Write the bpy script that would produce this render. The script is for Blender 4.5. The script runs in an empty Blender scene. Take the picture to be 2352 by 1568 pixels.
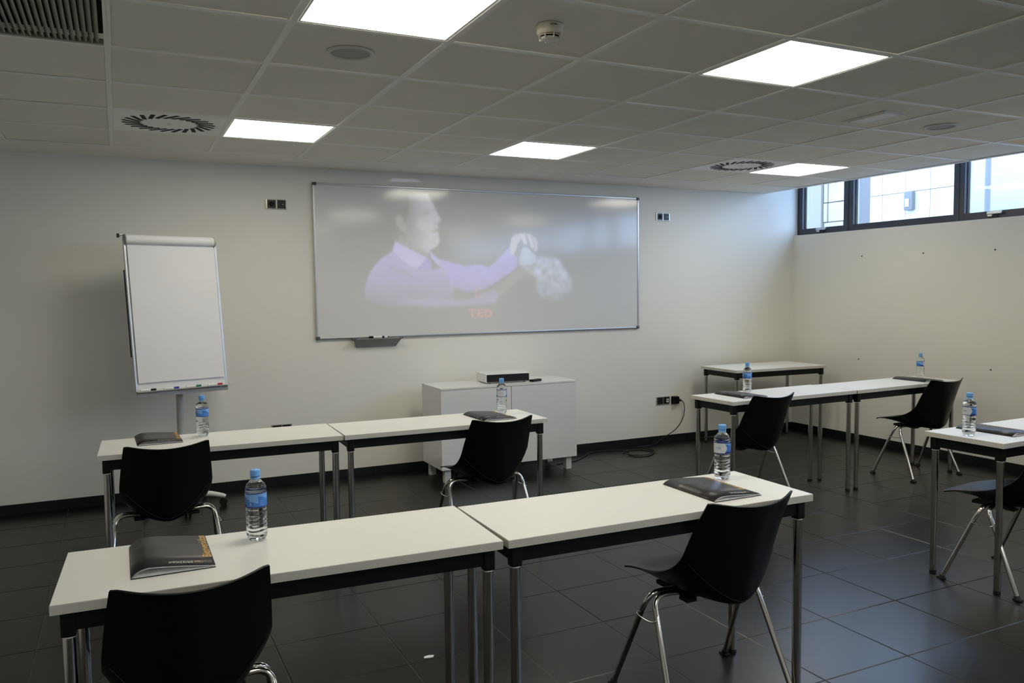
import bpy, bmesh, math, random
import numpy as np
from mathutils import Matrix, Vector
random.seed(7)
PI = math.pi
S = bpy.context.scene
C = S.collection

# ---------------------------------------------------------------- camera
yaw, pitch, roll = .451, -.062, -.011
f = Vector((math.sin(yaw)*math.cos(pitch), math.cos(yaw)*math.cos(pitch), math.sin(pitch)))
r = Vector((math.cos(yaw), -math.sin(yaw), 0)); u = r.cross(f)
r2 = r*math.cos(roll)+u*math.sin(roll); u2 = -r*math.sin(roll)+u*math.cos(roll)
cd = bpy.data.cameras.new('camera'); cam = bpy.data.objects.new('camera', cd); C.objects.link(cam)
cd.sensor_width = 36; cd.lens = 1864/2352*36; cd.clip_start = .05; cd.clip_end = 200
cam.matrix_world = Matrix(((r2.x, u2.x, -f.x, 0), (r2.y, u2.y, -f.y, -3.016), (r2.z, u2.z, -f.z, 1.489), (0, 0, 0, 1)))
S.camera = cam

# ---------------------------------------------------------------- world: bright overcast daylight
w = bpy.data.worlds.new('sky'); S.world = w; w.use_nodes = True
bg = w.node_tree.nodes['Background']
bg.inputs[0].default_value = (.44, .63, 1, 1); bg.inputs[1].default_value = 9.0
PANEL_STRENGTH = 13.6
PANEL_COL = (1, .945, .79, 1)
S.view_settings.view_transform = 'Standard'; S.view_settings.look = 'None'
S.view_settings.exposure = 0; S.view_settings.gamma = 1
S.cycles.use_denoising = True
S.cycles.max_bounces = 7; S.cycles.diffuse_bounces = 5; S.cycles.glossy_bounces = 3
S.cycles.use_adaptive_sampling = True; S.cycles.adaptive_threshold = .08; S.cycles.adaptive_min_samples = 16
S.cycles.use_light_tree = False; S.cycles.caustics_reflective = False
S.cycles.transmission_bounces = 5; S.cycles.transparent_max_bounces = 8
S.cycles.sample_clamp_indirect = 6

# ---------------------------------------------------------------- materials
M = {}
def mat(name, col, rough=.5, metal=0, spec=.5, trans=0, ior=1.45, emit=None, es=0, noise=None, bump=0, bscale=200, rand=0, coat=0):
    m = bpy.data.materials.new(name); m.use_nodes = True; M[name] = m
    nt = m.node_tree; b = nt.nodes['Principled BSDF']; L = nt.links
    b.inputs['Base Color'].default_value = (*col, 1); b.inputs['Roughness'].default_value = rough
    b.inputs['Metallic'].default_value = metal; b.inputs['Specular IOR Level'].default_value = spec
    b.inputs['Transmission Weight'].default_value = trans; b.inputs['IOR'].default_value = ior
    b.inputs['Coat Weight'].default_value = coat
    if emit: b.inputs['Emission Color'].default_value = emit; b.inputs['Emission Strength'].default_value = es
    tc = nt.nodes.new('ShaderNodeTexCoord')
    if noise:   # (scale, amount)
        n = nt.nodes.new('ShaderNodeTexNoise'); n.inputs['Scale'].default_value = noise[0]; n.inputs['Detail'].default_value = 5
        L.new(tc.outputs['Object'], n.inputs['Vector'])
        hs = nt.nodes.new('ShaderNodeHueSaturation'); hs.inputs['Color'].default_value = (*col, 1)
        mr = nt.nodes.new('ShaderNodeMapRange'); mr.inputs[3].default_value = 1-noise[1]; mr.inputs[4].default_value = 1+noise[1]
        L.new(n.outputs[0], mr.inputs[0])
        src = mr.outputs[0]
        if rand:
            oi = nt.nodes.new('ShaderNodeObjectInfo'); r_ = nt.nodes.new('ShaderNodeMapRange'); r_.inputs[3].default_value = 1-rand; r_.inputs[4].default_value = 1+rand
            L.new(oi.outputs['Random'], r_.inputs[0]); mu = nt.nodes.new('ShaderNodeMath'); mu.operation = 'MULTIPLY'
            L.new(src, mu.inputs[0]); L.new(r_.outputs[0], mu.inputs[1]); src = mu.outputs[0]
        L.new(src, hs.inputs['Value']); L.new(hs.outputs[0], b.inputs['Base Color'])
    if bump:
        n2 = nt.nodes.new('ShaderNodeTexNoise'); n2.inputs['Scale'].default_value = bscale; n2.inputs['Detail'].default_value = 4
        L.new(tc.outputs['Object'], n2.inputs['Vector']); bp = nt.nodes.new('ShaderNodeBump')
        bp.inputs['Strength'].default_value = bump; bp.inputs['Distance'].default_value = .002
        L.new(n2.outputs[0], bp.inputs['Height']); L.new(bp.outputs[0], b.inputs['Normal'])
    return m
mat('wall_paint', (.80, .785, .72), .75, spec=.25, noise=(1.3, .012), bump=.12, bscale=90)
mat('ceiling_plaster', (.86, .835, .79), .8, spec=.2, noise=(2, .01), bump=.08, bscale=60)
mat('ceiling_board', (.86, .84, .775), .85, spec=.2, noise=(30, .02), bump=.25, bscale=500, rand=.015)
mat('rail_white', (.90, .90, .87), .45)
mat('floor_stone', (.0042, .0042, .0041), .30, spec=.5, noise=(14, .18), bump=.05, bscale=160, rand=.10)
mat('grout', (.06, .06, .058), .8)
mat('skirting', (.006, .006, .0065), .4, noise=(9, .15))
mat('white_laminate', (.80, .80, .765), .42, spec=.4, noise=(40, .008))
mat('laminate_edge', (.60, .585, .53), .5)
mat('black_steel', (.004, .004, .0045), .45, spec=.3)
mat('black_plastic', (.003, .003, .0033), .36, spec=.27, bump=.15, bscale=900)
mat('rubber', (.01, .01, .01), .6)
mat('chrome', (.62, .61, .59), .13, metal=1)
mat('leg_steel', (.44, .43, .41), .19, metal=1)
mat('aluminium', (.55, .56, .58), .35, metal=1)
mat('grey_plastic', (.09, .095, .11), .45)
mat('tray_grey', (.30, .30, .30), .45)
mat('board_white', (.70, .70, .69), .12, spec=.6, coat=0)
mat('cabinet_white', (.74, .74, .73), .16, spec=.5)
mat('gap_dark', (.05, .05, .05), .6)
mat('paper', (.80, .79, .80), .75, spec=.2, noise=(3, .01))
mat('paper_grey', (.48, .48, .50), .6)
mat('stand_grey', (.44, .45, .43), .45)
mat('stand_white', (.75, .75, .74), .4)
mat('navy', (.006, .012, .04), .6)
mat('folder_cover', (.026, .024, .026), .36, spec=.3)
mat('gold_print', (.62, .36, .07), .45)
mat('white_print', (.7, .7, .7), .5)
mat('cap_blue', (.16, .42, .88), .35)
mat('water_pet', (.93, .97, 1), .02, trans=1, ior=1.33, spec=.5)
mat('label_blue', (.05, .20, .60), .32, noise=(40, .15))
mat('label_dark', (.015, .03, .22), .35)
mat('label_white', (.66, .68, .72), .35)
mat('label_pale', (.20, .42, .80), .35)
mat('ivory', (.62, .58, .46), .45)
mat('detector_white', (.66, .65, .60), .45)
mat('black_print', (.02, .02, .02), .5)
mat('slot_black', (.004, .004, .004), .8)
mat('diffuser_plate', (.95, .95, .93), .5)
mat('grille_grey', (.34, .35, .29), .5)
mat('speaker_mesh', (.40, .40, .40), .6, noise=(900, .2))
mat('window_grey', (.055, .058, .072), .4, spec=.5)
mat('window_bead_lit', (.55, .60, .62), .35)  # daylight on the frame's inner sides is put into this pale colour
mat('socket_rim', (.50, .50, .48), .25, metal=.8)
mat('socket_black', (.006, .006, .007), .35)
mat('marker_white', (.8, .8, .8), .4)
mat('red', (.5, .01, .02), .4); mat('green', (.01, .16, .09), .4); mat('blue', (.03, .03, .35), .4)
mat('outside_wall', (.46, .41, .33), .8); mat('outside_line', (.40, .37, .31), .8)
mat('outside_stone', (.36, .32, .25), .9, noise=(2.2, .25), bump=1, bscale=4)
mat('outside_pillar', (.24, .21, .18), .85)
mat('outside_grey', (.15, .14, .13), .8); mat('outside_pole', (.15, .15, .14), .6)
mat('ground_outside', (.35, .35, .34), .9, noise=(1, .1))
mat('panel_light', (.8, .8, .8), .5, emit=PANEL_COL, es=PANEL_STRENGTH)
mat('roof', (.3, .3, .3), .9)
# window glass: clear sheet with fresnel reflection
g = bpy.data.materials.new('glass'); g.use_nodes = True; M['glass'] = g
nt = g.node_tree; nt.nodes.clear(); o_ = nt.nodes.new('ShaderNodeOutputMaterial'); tr = nt.nodes.new('ShaderNodeBsdfTransparent')
tr.inputs[0].default_value = (.95, .97, .98, 1); gl = nt.nodes.new('ShaderNodeBsdfGlossy'); gl.inputs['Roughness'].default_value = .02
fr = nt.nodes.new('ShaderNodeFresnel'); fr.inputs[0].default_value = 1.45; mx = nt.nodes.new('ShaderNodeMixShader')
ge = nt.nodes.new('ShaderNodeNewGeometry'); mm = nt.nodes.new('ShaderNodeMath'); mm.operation = 'SUBTRACT'; mm.inputs[0].default_value = 1; mm.use_clamp = True
nt.links.new(ge.outputs['Backfacing'], mm.inputs[1]); m3 = nt.nodes.new('ShaderNodeMath'); m3.operation = 'MULTIPLY'   # reflection only where light enters the sheet, none inside it
nt.links.new(fr.outputs[0], m3.inputs[0]); nt.links.new(mm.outputs[0], m3.inputs[1]); nt.links.new(m3.outputs[0], mx.inputs[0]); nt.links.new(tr.outputs[0], mx.inputs[1]); nt.links.new(gl.outputs[0], mx.inputs[2]); nt.links.new(mx.outputs[0], o_.inputs[0])
# projection-lit surfaces: the projector's picture arrives as light stored in the 'projected' attribute
def projected_mat(name, base):
    m = M[base].copy(); m.name = name; M[name] = m
    n = m.node_tree; at = n.nodes.new('ShaderNodeAttribute'); at.attribute_name = 'projected'
    b = n.nodes['Principled BSDF']; n.links.new(at.outputs['Color'], b.inputs['Emission Color']); b.inputs['Emission Strength'].default_value = 1
projected_mat('board_projected', 'board_white'); projected_mat('wall_projected', 'wall_paint')

# ---------------------------------------------------------------- mesh helpers
class MB:
    def __init__(s): s.v = []; s.f = []; s.m = []; s.sm = []; s.mats = []
    def mi(s, m):
        if m not in s.mats: s.mats.append(m)
        return s.mats.index(m)
    def add(s, vs, fs, m, smooth=False, xf=None):
        o = len(s.v); k = s.mi(m)
        s.v += [tuple(xf @ Vector(v)) if xf else tuple(v) for v in vs]
        for q in fs: s.f.append([o+i for i in q]); s.m.append(k); s.sm.append(smooth)
        return s
    def box(s, a, b, m, bev=0, xf=None):
        x0, x1 = sorted((a[0], b[0])); y0, y1 = sorted((a[1], b[1])); z0, z1 = sorted((a[2], b[2]))
        bm = bmesh.new(); bmesh.ops.create_cube(bm, size=1)
        for v in bm.verts: v.co = Vector(((x0+x1)/2+v.co.x*(x1-x0), (y0+y1)/2+v.co.y*(y1-y0), (z0+z1)/2+v.co.z*(z1-z0)))
        if bev: bmesh.ops.bevel(bm, geom=bm.edges[:], offset=bev, segments=2, affect='EDGES', profile=.7)
        bm.verts.index_update(); vs = [v.co.copy() for v in bm.verts]; fs = [[v.index for v in q.verts] for q in bm.faces]; bm.free()
        return s.add(vs, fs, m, False, xf)
    def prism(s, poly, z0, z1, m, xf=None):     # poly in xy, extruded in z
        n = len(poly); vs = [(x, y, z0) for x, y in poly]+[(x, y, z1) for x, y in poly]
        fs = [list(range(n))[::-1], list(range(n, 2*n))]+[[i, (i+1) % n, n+(i+1) % n, n+i] for i in range(n)]
        return s.add(vs, fs, m, False, xf)
    def tube(s, pts, rad, m, n=12, caps=True, xf=None, smooth_path=0):
        P = [Vector(p) for p in pts]
        rs = list(rad) if isinstance(rad, (list, tuple)) else [rad]*len(P)
        for _ in range(smooth_path):
            Q = [P[0]]; q = [rs[0]]
            for a, b, c, d in zip(P, P[1:], rs, rs[1:]): Q += [a.lerp(b, .25), a.lerp(b, .75)]; q += [c*.75+d*.25, c*.25+d*.75]
            P = Q+[P[-1]]; rs = q+[rs[-1]]
        vs = []; fs = []; t0 = None; nrm = None
        for i, p in enumerate(P):
            t = (P[min(i+1, len(P)-1)]-P[max(i-1, 0)]).normalized()
            if nrm is None: nrm = t.orthogonal().normalized()
            else: nrm = (nrm-t*nrm.dot(t)).normalized()
            b = t.cross(nrm)
            for k in range(n):
                a = 2*PI*k/n; vs.append(p+(nrm*math.cos(a)+b*math.sin(a))*rs[i])
        for i in range(len(P)-1):
            for k in range(n): fs.append([i*n+k, i*n+(k+1) % n, (i+1)*n+(k+1) % n, (i+1)*n+k])
        s.add(vs, fs, m, True, xf)
        if caps:
            s.add(vs[:n], [list(range(n))[::-1]], m, False, xf); s.add(vs[-n:], [list(range(n))], m, False, xf)
        return s
    def lathe(s, prof, m, n=32, xf=None, close=True):   # prof (r,z) list
        vs = []; fs = []
        for rr, z in prof:
            for k in range(n): a = 2*PI*k/n; vs.append((rr*math.cos(a), rr*math.sin(a), z))
        for i in range(len(prof)-1):
            for k in range(n): fs.append([i*n+k, i*n+(k+1) % n, (i+1)*n+(k+1) % n, (i+1)*n+k])
        s.add(vs, fs, m, True, xf)
        return s
    def grid(s, P, m, smooth=True, xf=None, flip=False):   # P[i][j] points
        a, b = len(P), len(P[0]); vs = [p for row in P for p in row]
        fs = [[i*b+j, i*b+j+1, (i+1)*b+j+1, (i+1)*b+j] for i in range(a-1) for j in range(b-1)]
        if flip: fs = [q[::-1] for q in fs]
        return s.add(vs, fs, m, smooth, xf)
    def mesh(s, name):
        me = bpy.data.meshes.new(name); me.from_pydata(s.v, [], s.f)
        for m in s.mats: me.materials.append(M[m])
        me.polygons.foreach_set('material_index', s.m); me.polygons.foreach_set('use_smooth', s.sm); me.update()
        return me
    def build(s, name, parent=None, loc=(0, 0, 0), rz=0, label=None, merge=False, auto=False):
        me = s.mesh(name)
        if merge:
            bm = bmesh.new(); bm.from_mesh(me); bmesh.ops.remove_doubles(bm, verts=bm.verts[:], dist=1e-5)
            bmesh.ops.recalc_face_normals(bm, faces=bm.faces[:]); bm.to_mesh(me); bm.free()
        if auto: me.set_sharp_from_angle(angle=math.radians(40))
        return inst(name, me, parent, loc, rz, label)
def inst(name, me, parent=None, loc=(0, 0, 0), rz=0, label=None):
    o = bpy.data.objects.new(name, me); C.objects.link(o); o.location = loc; o.rotation_euler.z = rz
    if parent: o.parent = parent
    if label: o['label'] = label
    return o
def thing(name, label, cat, loc=(0, 0, 0), rz=0, group=None):
    o = bpy.data.objects.new(name, None); C.objects.link(o); o.location = loc; o.rotation_euler.z = rz; o.empty_display_size = .1
    return tag(o, label, cat, group)
def tag(o, label, cat, group=None):
    o['label'] = label; o['category'] = cat
    if group: o['group'] = group
    return o
def struct(o, label=None):
    o['kind'] = 'structure'
    if label: o['label'] = label
    return o
def copy_tree(o, parent=None):
    c = o.copy(); C.objects.link(c); c.parent = parent
    for ch in list(o.children): copy_tree(ch, c)
    return c
def T(x, y, z, rz=0): return Matrix.Translation((x, y, z)) @ Matrix.Rotation(rz, 4, 'Z')
def text_mesh(txt, size, m, sx=1, offset=0):
    cu = bpy.data.curves.new('t', 'FONT'); cu.body = txt; cu.size = size; cu.align_x = 'LEFT'; cu.offset = offset; cu.resolution_u = 3
    o = bpy.data.objects.new('t', cu); C.objects.link(o); dg = bpy.context.evaluated_depsgraph_get(); dg.update()
    me = bpy.data.meshes.new_from_object(o.evaluated_get(dg)); bpy.data.objects.remove(o)
    vs = [(v.co.x*sx, v.co.y, 0) for v in me.vertices]; fs = [list(p.vertices) for p in me.polygons]; bpy.data.meshes.remove(me)
    return vs, fs

# ================================================================ SETTING
XL, XR, YF, YB, H = -1.35, 6.4, 3.40, -6.6, 2.46
# ---- floor: dark tiles, each an object near the camera
PX, PY, X0, Y0 = .455, .425, 3.275, .02
floor = struct(MB().box((XL, YB, -.12), (XR, YF, -.0016), 'grout').build('floor'), 'dark grey tiled floor')
def tile_mb(w_, d_, mb=None, x=0, y=0):
    mb = mb or MB(); a, b = w_/2-.0016, d_/2-.0016; c = .0025; z = 0
    vs = [(-a, -b, -.006), (a, -b, -.006), (a, b, -.006), (-a, b, -.006), (-a, -b, -.0012), (a, -b, -.0012), (a, b, -.0012), (-a, b, -.0012),
          (-a+c, -b+c, z), (a-c, -b+c, z), (a-c, b-c, z), (-a+c, b-c, z)]
    fs = [(0, 1, 5, 4), (1, 2, 6, 5), (2, 3, 7, 6), (3, 0, 4, 7), (4, 5, 9, 8), (5, 6, 10, 9), (6, 7, 11, 10), (7, 4, 8, 11), (8, 9, 10, 11)]
    return mb.add([(p[0]+x, p[1]+y, p[2]) for p in vs], fs, 'floor_stone')
tcache = {}
far = MB()
ix0 = math.ceil((XL-X0)/PX)-1; ix1 = math.ceil((XR-X0)/PX); iy0 = math.ceil((YB-Y0)/PY)-1; iy1 = math.ceil((YF-Y0)/PY)
for i in range(ix0, ix1):
    for j in range(iy0, iy1):
        x0, x1 = max(XL, X0+i*PX), min(XR, X0+(i+1)*PX); y0, y1 = max(YB, Y0+j*PY), min(YF, Y0+(j+1)*PY)
        if x1-x0 < .02 or y1-y0 < .02: continue
        if y0 > -2.3:
            k = (round(x1-x0, 3), round(y1-y0, 3))
            if k not in tcache: tcache[k] = tile_mb(*k).mesh('floor_tile')
            t = inst('floor_tile', tcache[k], floor, ((x0+x1)/2, (y0+y1)/2, random.uniform(-.0004, .0003)))
            t.rotation_euler = (random.uniform(-1, 1)*.0008, random.uniform(-1, 1)*.0008, 0)
        else: tile_mb(x1-x0, y1-y0, far, (x0+x1)/2, (y0+y1)/2)
o = far.build('floor_tile_field', floor); o['kind'] = 'stuff'

# ---- walls
HT = 2.86
struct(MB().box((XL-.15, YF, -.12), (6.475, YF+.2, HT), 'wall_paint').build('wall_front'), 'cream painted front wall')
struct(MB().box((XL-.15, YB-.2, -.12), (XL, YF, HT), 'wall_paint').build('wall_left'))
struct(MB().box((XL-.15, YB-.35, -.12), (6.62, YB, HT), 'wall_paint').build('wall_back'))
mb = MB().box((XR, YB, -.12), (6.62, YF, 2.035), 'wall_paint', .004)
mb.box((6.46, -6.9, 2.78), (6.62, YF, HT), 'wall_paint')
wr = struct(mb.build('wall_right'), 'cream painted right wall below the window band')
for (y, z) in [(2.521, 1.785), (1.864, 1.783), (1.212, 1.781), (2.542, .80), (1.223, .804)]:
    tag(MB().lathe([(0, 0), (.006, 0), (.006, .004), (0, .006)], 'rubber', 10, xf=Matrix.Translation((XR, y, z)) @ Matrix.Rotation(-PI/2, 4, 'Y')).build('wall_plug'),
        {2.521: 'tiny dark wall plug high on the right wall, nearest the window corner', 1.864: 'tiny dark wall plug high on the right wall, middle of three in a row',
         1.212: 'tiny dark wall plug high on the right wall, nearest the frame edge', 2.542: 'tiny dark wall plug low on the right wall above the second desk row',
         1.223: 'tiny dark wall plug low on the right wall, behind the raised water bottle'}[y], 'wall plug', 'wall plugs in the right wall')
# skirting
def skirt(name, x0, x1, y0, y1, along):
    core = MB().box((x0, y0, 0), (x1, y1, .066), 'grout').build(name); struct(core, 'black tiled skirting')
    n = int(((x1-x0) if along == 'x' else (y1-y0))/.455)+1
    for i in range(n):
        if along == 'x':
            a, b = x0+i*.455, min(x0+(i+1)*.455, x1)
            if b-a < .03: continue
            MB().box((a+.001, y0-.008, 0), (b-.001, y0+.001, .072), 'skirting', .0015).build('skirting_tile', core)
        else:
            b, a = y1-i*.455, max(y1-(i+1)*.455, y0)
            if b-a < .03: continue
            MB().box((x0-.008, a+.001, 0), (x0+.001, b-.001, .072), 'skirting', .0015).build('skirting_tile', core)
skirt('baseboard_front', XL, XR, YF-.006, YF, 'x'); skirt('baseboard_right', XR-.006, XR, -2.5, YF-.015, 'y')

# ---- ceiling: suspended grid
GX, GY, CX0, CY1 = .6, .5862, -.6, 2.931
NCX, NCY = 11, 16
mb = MB().box((XL-.15, CY1+.012, H-.002), (6.0, YF, H+.014), 'ceiling_plaster').box((XL-.15, YB, H-.002), (CX0-.012, CY1+.012, H+.014), 'ceiling_plaster')
mb.box((6.0, YB, H-.002), (6.02, YF, HT), 'ceiling_plaster').box((XL-.3, YB-.4, HT), (6.8, YF+.3, HT+.15), 'roof')
ceil = struct(mb.build('ceiling'), 'suspended ceiling with plaster margin')
tb = MB().box((-.287, -.280, 0), (.287, .280, .012), 'ceiling_board').mesh('ceiling_tile')
skip = {}   # (col,row) row 0 is next to the front margin
LIGHTS = [(c, r_) for r_ in (1, 5, 9, 13) for c in (2, 5, 9)]  # rear rows are unseen, added to light the room
# columns: col index 0 spans x -0.6..0 ; photo column n -> n+1
SW = [(1, 1), (8, 1), (1, 11), (8, 11)]
for c in LIGHTS: skip[c] = 'light'
for c in SW: skip[c] = 'swirl'
skip[(0, 4)] = 'grille'
for i in range(NCX):
    for j in range(NCY):
        if (i, j) in skip: continue
        x = CX0+(i+.5)*GX; y = CY1-(j+.5)*GY
        t = inst('ceiling_tile', tb, ceil, (x, y, H+.004+random.uniform(0, .0012)))
        if (i, j) == (10, 4): t.location.z += .016; t.rotation_euler.x = .045
rl = MB().box((-.012, 0, 0), (.012, -NCY*GY, .004), 'rail_white').box((-.001, 0, 0), (.001, -NCY*GY, .03), 'rail_white').mesh('ceiling_rail')
rc = MB().box((.012, -.012, .0003), (GX-.012, .012, .004), 'rail_white').mesh('ceiling_rail')
for i in range(NCX+1): inst('ceiling_rail', rl, ceil, (CX0+i*GX-(.010 if i == NCX else 0), CY1, H-.001))
for j in range(NCY+1):
    for i in range(NCX):
        if j > 12: continue
        if j in (0,): continue
        inst('cross_rail', rc, ceil, (CX0+i*GX, CY1-j*GY, H-.001))
inst('ceiling_rail', MB().box((0, -.006, 0), (6.6, .012, .004), 'rail_white').mesh('ceiling_rail'), ceil, (CX0, CY1, H-.0005))
struct(MB().box((5.992, YB, H-.003), (6.022, YF, H+.02), 'rail_white', .002).build('trim_1'), 'white edge strip of the ceiling above the windows')

def light_panel(i, j, label):
    t = thing('ceiling_light', label, 'ceiling light', (CX0+(i+.5)*GX, CY1-(j+.5)*GY, H), 0, 'square light panels in the ceiling')
    MB().box((-.284, -.277, .001), (-.276, .277, .02), 'rail_white').box((.276, -.277, .001), (.284, .277, .02), 'rail_white').box((-.276, -.277, .001), (.276, -.269, .02), 'rail_white').box((-.276, .269, .001), (.276, .277, .02), 'rail_white').build('frame', t)
    MB().box((-.276, -.269, .003), (.276, .269, .010), 'panel_light').build('diffuser', t, label='glowing white diffuser')
LBL = {(2, 1): 'lit square light panel above the flip chart and board, left end of the far row', (5, 1): 'lit square light panel in the far row above the middle of the whiteboard',
       (9, 1): 'lit square light panel in the far row next to the windows', (2, 5): 'lit square light panel cut by the top edge of the photo',
       (5, 5): 'lit square light panel in the near row, whole, right of the smoke detector'}
for c in LIGHTS: light_panel(*c, LBL.get(c) or 'unseen square ceiling light added for room light, %s column, %s row' % ({2: 'left', 5: 'middle', 9: 'window side'}[c[0]], {1: 'far', 5: 'nearest', 9: 'middle', 13: 'rearmost'}[c[1]]))

def swirl(i, j, label):
    t = thing('air_diffuser', label, 'air vent', (CX0+(i+.5)*GX, CY1-(j+.5)*GY, H), 0, 'swirl air diffusers in the ceiling')
    MB().box((-.287, -.280, 0), (.287, .280, .008), 'diffuser_plate', .001).build('plate', t)
    MB().lathe([(.010, 0), (.010, -.001), (0, -.0012)], 'aluminium', 12).build('screw', t)
    sl = MB().prism([(-.058, -.0115), (.058, -.0115), (.058, .0115), (-.058, .0115)], -.0012, .0005, 'slot_black').mesh('slot')
    for k in range(24):
        a = 2*PI*k/24; inst('slot', sl, t, (.195*math.cos(a), .195*math.sin(a), 0), a+.62)
swirl(1, 1, 'white square ceiling vent with a ring of slanted black slots above the flip chart')
swirl(8, 1, 'white square ceiling vent with slanted black slots beside the light near the windows')
swirl(1, 11, 'square slotted ceiling vent behind the camera, left'); swirl(8, 11, 'square slotted ceiling vent behind the camera, right')

t = thing('return_grille', 'greenish grey louvred return air grille in the top left corner', 'air vent', (CX0+.3, CY1-4.5*GY, H))
MB().box((-.287, -.28, -.001), (.287, -.262, .02), 'grille_grey').box((-.287, .262, -.001), (.287, .28, .02), 'grille_grey').box((-.287, -.262, -.001), (-.28, .262, .02), 'grille_grey').build('frame', t)
MB().box((-.287, -.28, .045), (.287, .28, .05), 'slot_black').build('duct_plate', t)
sm_ = MB().box((-.0012, -.262, -.0105), (.0012, .262, .0105), 'grille_grey', 0).mesh('louvre')
for k in range(27):
    o = inst('louvre', sm_, t, (-.27+k*.0205, 0, .0085)); o.rotation_euler.y = math.radians(-48)

def speaker(x, y, label):
    t = thing('ceiling_speaker', label, 'speaker', (x, y, H+.003), 0, 'round ceiling speakers')
    MB().lathe([(.095, .0), (.095, -.004), (.088, -.007), (.080, -.006), (.078, 0)], 'detector_white', 40).build('rim', t)
    MB().lathe([(.079, -.002), (.04, -.0032), (0, -.0035)], 'speaker_mesh', 40).build('grille', t)
speaker(.887, .293, 'round white ceiling speaker behind the light panel at the top edge')
speaker(4.56, .36, 'round white ceiling speaker near the windows beside the emergency light')
# smoke detector
t = thing('smoke_detector', 'cream round smoke detector with dark slots hanging from a ceiling tile', 'smoke detector', (1.467, -.335, H+.003))
MB().lathe([(.050, 0), (.051, -.002), (.050, -.016), (.0475, -.018), (.0485, -.0195), (.049, -.027), (.046, -.034), (.040, -.037)], 'ivory', 40).build('base', t)
MB().lathe([(.036, -.030), (.036, -.047)], 'slot_black', 40).build('chamber', t)
MB().lathe([(.042, -.0395), (.0425, -.0415), (.036, -.0415), (.036, -.0395)], 'ivory', 40).build('ring', t)
MB().lathe([(.036, -.0465), (.034, -.051), (.026, -.054), (0, -.055)], 'detector_white', 40).build('cover', t)
rib = MB().box((.034, -.0012, -.053), (.044, .0012, -.034), 'ivory').mesh('rib')
for k in range(8): inst('rib', rib, t, (0, 0, 0), k*PI/4-1.7)
vs, fs = text_mesh('LEDMA', .0095, 'black_print', 1, .0002)
mb = MB(); R_ = .0506; vw = []
for x, y, z in vs:
    a = -PI/2-.12+(x-.018)/R_; vw.append((R_*math.cos(a), R_*math.sin(a), y-.013))
mb.add(vw, fs, 'black_print'); mb.build('lettering', t)
# emergency light
t = thing('emergency_light', 'slim rectangular white emergency light set in a ceiling tile', 'emergency light', (3.945, .335, H+.003), -.03)
MB().box((-.085, -.155, -.006), (.085, .155, .004), 'detector_white', .003).build('frame', t)
MB().box((-.06, -.135, -.011), (.055, .125, -.005), 'diffuser_plate', .003).build('cover', t)

# ---- windows along the right wall
def window(n, y1, y0, handle, ya, yb):
    fx = 6.46; wb = .058      # ya, yb: outer limits of the frame towards the front wall and the camera
    mb = MB().box((fx, yb, 2.042), (fx+.07, y0, 2.78), 'window_grey').box((fx, y1, 2.042), (fx+.07, ya, 2.78), 'window_grey')
    mb.box((fx+.0008, y0, 2.042), (fx+.0692, y1, 2.042+wb), 'window_grey').box((fx+.0008, y0, 2.73), (fx+.0692, y1, 2.78), 'window_grey')
    mb.box((fx-.004, ya-.003, 2.045), (fx, ya-.0005, 2.78), 'gap_dark')
    o = struct(mb.build('window_%d' % n), 'dark grey aluminium window frame of the high window band')
    b = MB().box((fx+.04, y1-.022, 2.1), (fx+.055, y1, 2.73), 'window_bead_lit').box((fx+.045, y0, 2.1), (fx+.055, y0+.006, 2.73), 'window_bead_lit')
    b.build('glazing_bead', o)
    MB().box((fx+.056, y0, 2.1), (fx+.060, y1, 2.73), 'glass').build('pane', o)
    if handle:
        yc = (y0+y1)/2
        MB().box((fx-.03, yc-.065, 2.072), (fx-.018, yc+.06, 2.094), 'aluminium', .005).box((fx-.02, yc+.02, 2.055), (fx, yc+.06, 2.085), 'aluminium', .003).box((fx-.012, yc-.02, 2.050), (fx, yc+.06, 2.062), 'gap_dark').build('handle', o, label='small satin aluminium handle')
spans = [(3.335, 2.80, 1), (2.685, 1.63, 0), (1.53, .98, 1), (.87, -.18, 0), (-.28, -.83, 1), (-.93, -1.98, 0), (-2.08, -2.63, 1), (-2.73, -3.78, 0), (-3.88, -4.43, 1), (-4.53, -5.58, 0), (-5.68, -6.5, 1)]  # spans past the camera are unseen, added for daylight from the right rear
for n, (a, b, h) in enumerate(spans, 1):
    ya = YF-.002 if n == 1 else (spans[n-2][1]+a)/2; yb = (b+spans[n][0])/2 if n < len(spans) else YB
    window(n, a, b, h, ya, yb)

# ================================================================ OUTSIDE
struct(MB().box((6.64, -12, 1.5), (30, 25, 1.6), 'ground_outside').build('ground'), 'paved ground outside the windows')
t = thing('stone_wall', 'rough pale stone clad wall seen through the narrow left window', 'wall', (8, 0, 1.6))
MB().box((2.0, 5.76, 0), (2.3, 6.33, 1.8), 'outside_grey').build('backing', t)
rr = random.Random(4)
z = 0
while z < 1.79:
    hh = .30; y = 5.76
    while y < 6.33:
        l_ = rr.choice((.19, .30, .38)); y2 = min(y+l_, 6.33)
        MB().box((1.96-rr.uniform(0, .03), y+.006, z+.006), (2.0, y2-.006, z+hh-.006), 'outside_stone', .006).build('stone', t)
        y = y2
    z += hh
tag(MB().box((9.9, 6.34, 1.6), (10.15, 7.6, 3.42), 'outside_pillar').build('pillar'), 'smooth blue grey pillar left of the stone cladding outside', 'pillar')
t = thing('neighbour_building', 'pale panelled building outside the middle window', 'building', (14, 0, 1.6))
MB().box((.05, 7.0, 0), (3, 9.4, 2.2), 'outside_line').build('wall', t)
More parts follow.
